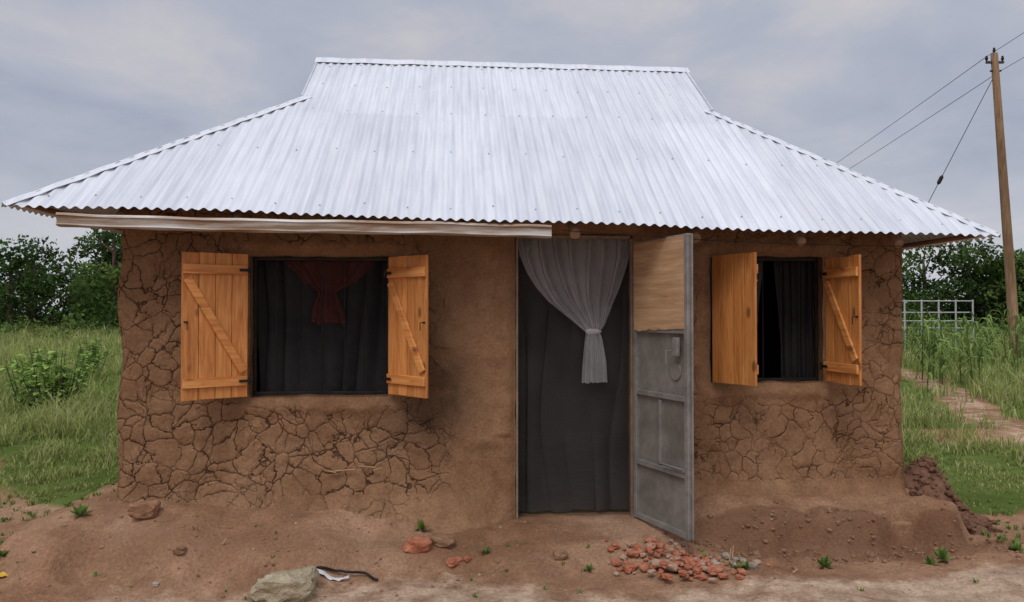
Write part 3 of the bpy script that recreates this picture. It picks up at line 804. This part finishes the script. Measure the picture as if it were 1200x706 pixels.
# ------------------------------------------------------------ small things in the yard
STONE=simple('stone_material',(.33,.27,.17),(.52,.44,.31),7,.9,0,.8,.02)
BRICK=simple('broken_brick_material',(.36,.11,.058),(.52,.21,.12),14,.9,0,.5,.01)
GREYS=simple('grey_stone_material',(.30,.25,.20),(.42,.36,.30),10,.9,0,.5,.01)
CLOD=simple('clod_material',(.23,.12,.068),(.33,.19,.115),14,.95,0,.6,.01)
b=B(); x,y=-1.53,5.16; b.rock((x,y,gz(x,y)+.05),(.44,.30,.24),5,4,.4,.15,.4); b.obj('boulder',STONE,None,False)
random.seed(17)
e=empty('brick_rubble_pile'); b=B(); g_=B(); b2=B()
for k in range(190):
    x=1.20+random.gauss(0,.20); y=5.62+random.gauss(0,.11); s=random.uniform(.018,.055) if random.random()<.85 else random.uniform(.055,.085)
    hh=.07*math.exp(-((x-1.2)/.25)**2)
    (b if random.random()<.75 else b2).rock((x,y,gz(x,y)+s*.25+random.random()*hh),(s*1.4,s,s*.7),k,2,.4,random.uniform(0,3),.6)
b.obj('brick_pieces',BRICK,e); b2.obj('dusty_pieces',simple('dusty_brick_material',(.38,.22,.15),(.48,.31,.22),14,.95),e)
for k in range(14):
    x=1.52+random.gauss(0,.14); y=5.70+random.gauss(0,.08); s=random.uniform(.02,.07)
    g_.rock((x,y,gz(x,y)+s*.25),(s*1.3,s,s*.7),k+50,2,.35,random.uniform(0,3),.4)
g_.obj('grey_pieces',GREYS,e)
def bricklump(name,x,y,size,seed,rz,mat=BRICK,dz=.3):
    b=B(); b.rock((x,y,gz(x,y)+size[2]*dz),size,seed,3,.28,rz,.7); b.obj(name,mat,None)
bricklump('broken_brick',-.70,5.72,(.22,.13,.12),1,.3); bricklump('broken_brick',-.52,5.80,(.20,.14,.10),2,-.4,CLOD)
bricklump('broken_brick',-.42,5.62,(.13,.08,.06),3,.8); bricklump('broken_brick',-.33,5.66,(.06,.05,.04),4,.8)
bricklump('mud_brick',-2.80,5.86,(.24,.15,.14),5,.1,simple('mud_brick_material',(.26,.13,.07),(.36,.2,.12),12,.95),.4)
bricklump('small_stone',-2.42,5.25,(.05,.04,.03),6,.1,GREYS); bricklump('small_stone',1.75,5.6,(.07,.06,.05),7,.1,GREYS)
bricklump('mud_clod',.36,5.72,(.12,.09,.08),8,.1,CLOD); bricklump('mud_clod',-2.35,5.45,(.10,.08,.06),9,.1,CLOD)
# soil heap right corner
e=empty('soil_heap'); b=B()
random.seed(23)
HS=simple('heap_soil_material',(.13,.06,.035),(.22,.115,.068),14,.95,0,.6,.01)
vs=[];n=40
for j in range(n+1):
    for i in range(n+1):
        x=3.15+1.3*i/n; y=6.35+1.3*j/n; r_=math.hypot((x-3.80)*.9,y-6.95)
        hh=.32*math.exp(-(r_/.28)**2)+.06*noise.noise(Vector((x*9,y*9,1)))*math.exp(-(r_/.3)**2)-.14*min(1,max(0,(r_-.36)/.15))
        vs.append((x,y,gz(x,y)+hh))
mesh('loose_soil',vs,grid_faces(n+1,n+1).tolist(),HS,e,True)
for k in range(620):
    a=random.uniform(0,6.28); r_=abs(random.gauss(0,.25)); s=random.uniform(.012,.05) if random.random()<.85 else random.uniform(.05,.085); x=3.80+r_*math.cos(a); y=6.93+r_*math.sin(a)
    b.rock((x,y,gz(x,y)+.32*math.exp(-(r_/.28)**2)+s*.1),(s*1.3,s,s*.8),k,1 if s<.04 else 2,.4,a,.3)
b.obj('clods',HS,e)
b=B(); random.seed(29)
for k in range(1100):
    x=random.uniform(-4.8,4.9); y=random.uniform(4.4,6.4)
    u,v=to_local(x,y)
    if v>-.04 and 0<u<W: continue
    s=random.uniform(.005,.014) if random.random()<.95 else random.uniform(.014,.03)
    b.rock((x,y,gz(x,y)+s*.1),(s*1.3,s,s*.8),k,1,.4,random.uniform(0,3))
b.obj('dirt_clods',simple('pebble_material',(.30,.18,.11),(.48,.33,.23),5,.95,0,.3,.004),None)
b=B()
for k in range(300):
    u=random.uniform(4.3,7.1); v=-abs(random.gauss(.54,.11)); x,y=to_world(u,v); s=random.uniform(.01,.04)
    b.rock((x,y,gz(x,y)+s*.1),(s*1.3,s,s*.8),k,1 if s<.03 else 2,.35,random.uniform(0,3),.2)
for k in range(120):
    u=random.uniform(-.4,3.0); v=-abs(random.gauss(.65,.22)); x,y=to_world(u,v); s=random.uniform(.008,.03)
    b.rock((x,y,gz(x,y)+s*.1),(s*1.3,s,s*.8),k,1 if s<.03 else 2,.35,random.uniform(0,3),.2)
b.obj('plinth_clods',CLOD,None)
e=empty('discarded_strap'); vs=[]
for i in range(16):
    t=i/15; x=-1.45+.30*t; y=5.38+.10*t+.02*math.sin(t*5); z=gz(x,y)+.02+.012*math.sin(t*7)
    w=.03*(1-.6*t)
    vs+=[(x-.3*w,y-w,z+.006*math.sin(i*2.)),(x,y,z+.012),(x+.3*w,y+w,z)]
fs=[(i*3+j,i*3+j+1,(i+1)*3+j+1,(i+1)*3+j) for i in range(15) for j in range(2)]
mesh('white_plastic_strip',vs,fs,simple('white_plastic_material',(.6,.62,.65),(.75,.77,.8),20,.35,0,.2,.003,.5),e,True)
b=B(); pts=[]
for i in range(24):
    t=i/23; x=-1.38+.44*t; y=5.45+.10*math.sin(t*2.6)-.10*t; pts.append((x,y,gz(x,y)+.016+.025*math.sin(t*3.1)))
b.tube(pts,[.009]*24,7); b.obj('black_rubber_strap',BLACK,e,True)
vs=[];n=6
for j in range(n):
    for i in range(n): vs.append((-3.60+.11*i/5,5.36+.07*j/5,gz(-3.55,5.4)+.012+.02*noise.noise(Vector((i*.9,j*.9,3)))))
mesh('yellow_wrapper',vs,grid_faces(n,n).tolist(),simple('yellow_plastic_material',(.7,.42,.02),(.8,.5,.05),9,.4),None,True)
b=B()
for (x,y,a,l) in ((1.58,5.62,1.2,.13),(1.64,5.75,1.3,.1),(2.0,5.5,.2,.12),(-2.1,5.6,.5,.1)):
    z=gz(x,y)+.01; b.tube([(x,y,z),(x+l*.3*math.cos(a),y,z+l*math.sin(a))],[.005,.003],5)
b.obj('dry_sticks',simple('dry_stick_material',(.5,.36,.2),(.6,.45,.26),20,.9),None)

# ------------------------------------------------------------ utility poles and wires
def upole(x,y,tx,ty,h,name='utility_pole'):
    e=empty(name,(x,y,gz(x,y))); b=B(); dx,dy=tx-x,ty-y
    b.tube([(0,0,-.3),(dx*.3,dy*.3,h*.3),(dx*.7,dy*.7,h*.7),(dx,dy,h)],[.155,.145,.12,.105],12)
    o=b.obj('pole_shaft',POLE,e,True); board_attr(o,[.8]*len(o.data.vertices))
    b=B(); b.box((dx+.02,dy,h-.28),(.56,.08,.07),None,.01); b.box((dx*.93,dy,h-.55),(.34,.08,.05),None,.01); b.obj('cross_arms',STEELD,e)
    b=B()
    for ox,oz in((-.24,-.2),(.26,-.2),(0,.06)):
        b.tube([(dx+ox,dy,h+oz-.04),(dx+ox,dy,h+oz+.03),(dx+ox,dy,h+oz+.05),(dx+ox,dy,h+oz+.12)],[.02,.05,.04,.03],9)
    b.obj('insulators',BLACK,e)
    return Vector((tx,ty,gz(x,y)+h))
top=upole(15.75,24,15.15,24,9.65)
top2=upole(24.6,100,24.5,100,9.2)
b=B()
def wire(p,q,sag,r=.010,n=24):
    p=Vector(p);q=Vector(q)
    b.tube([p.lerp(q,i/n)+Vector((0,0,-sag*4*(i/n)*(1-i/n))) for i in range(n+1)],r,5)
for off,zz in ((-.24,-.1),(.2,-.55)):
    o_=Vector((off,0,zz)); wire(top+o_,top2+o_,.5); wire(top+o_,top+o_+Vector((-2.4,-20,.6)),.25,.008)
b.obj('overhead_wires',BLACK,None)
b=B(); st=top+Vector((0,0,-.7)); an=Vector((10.9,25,gz(10.9,25)))
b.tube([st,an],.011,5); 
m_=st.lerp(an,.36); dd=(an-st).normalized()
b.tube([m_-dd*.16,m_-dd*.1,m_+dd*.1,m_+dd*.16],[.02,.06,.06,.02],8); b.obj('stay_wire',BLACK,None)
e=empty('metal_fence'); b=B()
fy=27; g0=gz(15,fy)
for i in range(6):
    x=13.2+.6*i; b.tube([(x,fy,g0-.1),(x,fy,g0+1.9)],.03,6)
for zc in (.9,1.15,1.45,1.85): b.tube([(13.2,fy,g0+zc),(16.2,fy,g0+zc)],.022,6)
b.obj('rails',simple('galvanised_fence_material',(.5,.51,.52),(.6,.6,.6),4,.5,.3),e)

# ------------------------------------------------------------ world
w=bpy.data.worlds.new('World'); scene.world=w; w.use_nodes=True; nt=w.node_tree; nt.nodes.clear()
ms=MT.__new__(MT); ms.nt=nt; ms.m=None
out=nt.nodes.new('ShaderNodeOutputWorld')
SE,SR=52,200
sky=ms.n('ShaderNodeTexSky',{'sky_type':'NISHITA','sun_disc':False,'sun_elevation':R(SE),'sun_rotation':R(SR),'dust_density':3.0}).outputs[0]
tc=ms.n('ShaderNodeTexCoord').outputs['Generated']
sx=ms.n('ShaderNodeSeparateXYZ',Vector=tc)
zc=ms.math('ADD',ms.math('MAXIMUM',sx.outputs[2],0.0),.22)
cv=ms.n('ShaderNodeCombineXYZ',X=ms.math('DIVIDE',sx.outputs[0],zc),Y=ms.math('DIVIDE',sx.outputs[1],zc),Z=0.3).outputs[0]
n1=ms.noise(cv,.8,4,.5,.3).outputs[0]
n2=ms.noise(cv,2.3,5,.6,.3).outputs[0]
nn=ms.math('ADD',ms.math('MULTIPLY',n1,.62),ms.math('MULTIPLY',n2,.38))
cl=ms.ramp(nn,[(.38,(.37,.405,.50)),(.5,(.46,.485,.57)),(.62,(.63,.60,.61))])
el=ms.maprange(sx.outputs[2],.38,.95,1.0,2.5)
cl=ms.mix(1.0,cl,ms.n('ShaderNodeCombineColor',Red=el,Green=el,Blue=el).outputs[0],'MULTIPLY')
hz=ms.maprange(sx.outputs[2],0.0,.22,.7,0)
cl=ms.mix(hz,cl,(.64,.65,.70))
cl10=ms.mix(1.0,cl,(10,10,10),'MULTIPLY')
fin=ms.mix(.9,sky,cl10)
bg=ms.n('ShaderNodeBackground',Color=fin,Strength=.1).outputs[0]
nt.links.new(bg,out.inputs[0])
sd=bpy.data.lights.new('sun','SUN'); sd.energy=1.25; sd.angle=R(26); sd.color=(1,.96,.9)
so=bpy.data.objects.new('sun',sd); link(so)
az=R(SR); dirv=Vector((math.sin(az)*math.cos(R(SE)),math.cos(az)*math.cos(R(SE)),math.sin(R(SE))))
so.rotation_euler=dirv.to_track_quat('Z','Y').to_euler()
cd=bpy.data.cameras.new('camera'); cd.lens=27; cd.sensor_width=36; cd.clip_end=2000; cd.clip_start=.05
co_=bpy.data.objects.new('camera',cd); link(co_); co_.location=(0,0,1.5); co_.rotation_euler=(R(90+.955),0,0); scene.camera=co_
scene.view_settings.view_transform='Standard'; scene.view_settings.look='None'; scene.view_settings.exposure=0
